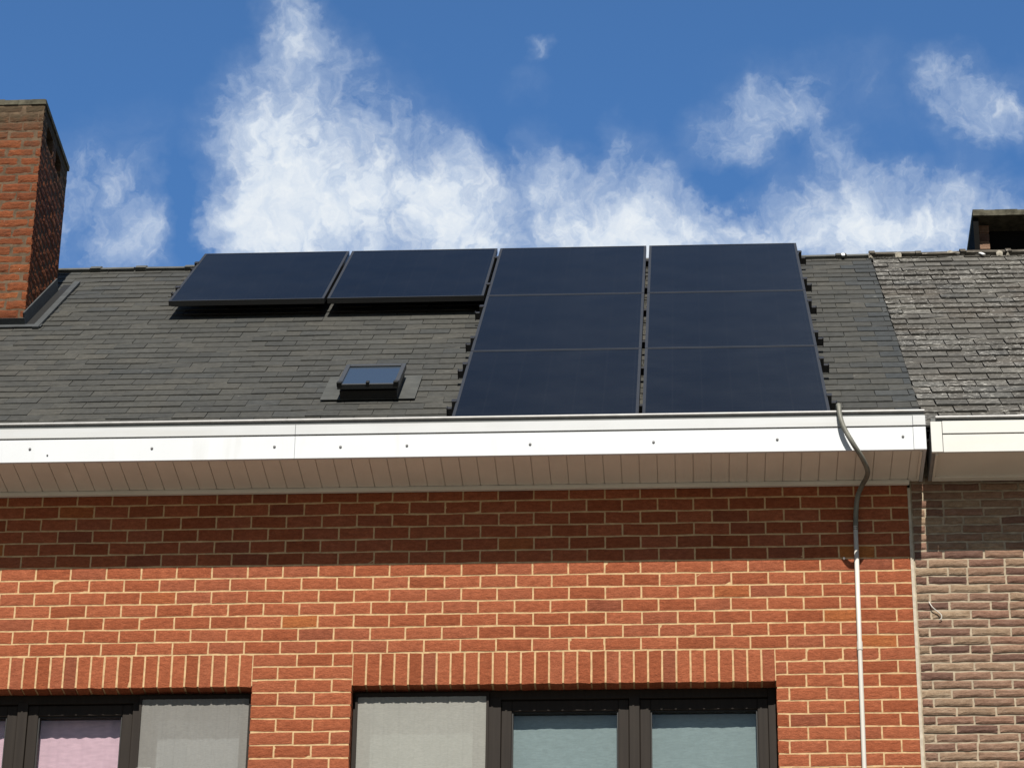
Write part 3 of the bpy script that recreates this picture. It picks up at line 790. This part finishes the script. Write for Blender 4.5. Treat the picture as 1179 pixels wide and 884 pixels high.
# ================================================================== roof window
SX0, SX1 = -3.085, -2.722
sw = thing('roof_window', 'small dark framed roof window with blue glass on a lead flashing in the slates', 'skylight', RP((SX0+SX1)/2, 3.85))
def TSK(v): return RP(v.x, v.y, v.z)
b = MB(); b.box(-3.192, -2.63, 3.50, 4.105, .017, .021, TSK)
b.build('flashing', M['lead2'], sw)
b = MB(); b.box(SX0+.012, SX1-.012, 3.575, 4.105, .0215, .072, TSK)
b.build('kerb', M['gasket'], sw)
b = MB(); tl = lambda v: RP(v.x, v.y, v.z + .012 + .012*(v.y-3.56)/.56)
fx, fs0, fs1 = .026, 3.560, 4.128
b.box(SX0, SX0+fx, fs0, fs1, .062, .098, tl); b.box(SX1-fx, SX1, fs0, fs1, .062, .098, tl)
b.box(SX0+fx, SX1-fx, fs0, fs0+.05, .062, .0975, tl); b.box(SX0+fx, SX1-fx, fs1-.022, fs1, .062, .0935, tl)
b.build('frame', M['skyframe'], sw, bevel=.003)
b = MB(); b.box(SX0+fx-.002, SX1-fx+.002, fs0+.048, fs1-.020, .084, .088, tl)
b.build('pane', M['skyglass'], sw)
for xx, w_ in ((SX0+.014, .024), ((SX0+SX1)/2, .016), (SX1-.014, .024)):
    b = MB(); b.box(xx-w_/1.6, xx+w_/1.6, fs1-.035, fs1+.008, .078, .107, tl)
    b.build('bracket', M['gasket'], sw, bevel=.003)

# ================================================================== conduit and cable
cp = smooth_path([(-.235, .13, 9.70), (-.215, -.05, 9.645), (-.197, -.30, 9.615), (-.19, -.415, 9.612), (-.186, -.445, 9.532), (-.166, -.455, 9.449), (-.117, -.45, 9.349), (-.074, -.40, 9.298), (-.04, -.31, 9.262), (-.041, -.2, 9.268), (-.058, -.1, 9.274), (-.084, -.045, 9.228), (-.096, -.022, 9.14), (-.1015, -.02, 9.03)], 14)
b = MB()
rad = [(.0130 + .0015*(i % 2)) for i in range(len(cp))]
b.tube(cp, rad, 12)
tag(b.build('cable', M['cable'], smooth=True), 'dark corrugated cable sleeve looping from the gutter under the white eaves to the conduit', 'cable')
pr = thing('conduit', 'thin white plastic conduit running straight down the orange-red brick wall', 'conduit', (-.11, -.02, .2))
b = MB(); b.tube([(-.1015, -.021, 9.055), (-.107, -.021, 8.327), (-.111, -.021, 7.6), (-.112, -.021, .2)], .0128, 12)
b.build('tube', M['pipe'], pr, smooth=True)
b = MB(); b.tube([(-.1065, -.021, 8.36), (-.1068, -.021, 8.31)], .0155, 14)
b.build('coupling', M['pipe'], pr)
for z in (6.9, 5.6, 4.2, 2.8):
    b = MB(); b.box(-.1345, -.078, -.012, -.0005, z-.008, z+.008); b.box(-.125, -.088, -.0345, -.031, z-.008, z+.008)
    b.build('pipe_clip', M['pipe'], pr)
# small anchor in the brick wall near the conduit
b = MB(); b.tube([(-.172, .004, 8.868), (-.172, -.010, 8.868), (-.172, -.012, 8.868)], [.006, .006, .003], 10)
tag(b.build('wall_hook', M['tag']), 'tiny white hook in the brick wall just left of the conduit at the shadow edge', 'hook')
b = MB(); b.tube(smooth_path([(.283, -.006, 8.60), (.30, -.012, 8.565), (.325, -.012, 8.54), (.345, -.012, 8.52), (.347, -.010, 8.50), (.335, -.008, 8.49)], 5), .0028, 8)
tag(b.build('cable_stub', M['pipe'], smooth=True), 'short pale curled cable end on the brown brick wall of the neighbour', 'cable')
for o in list(bpy.data.objects):
    if 'local_' in o: del o['local_']
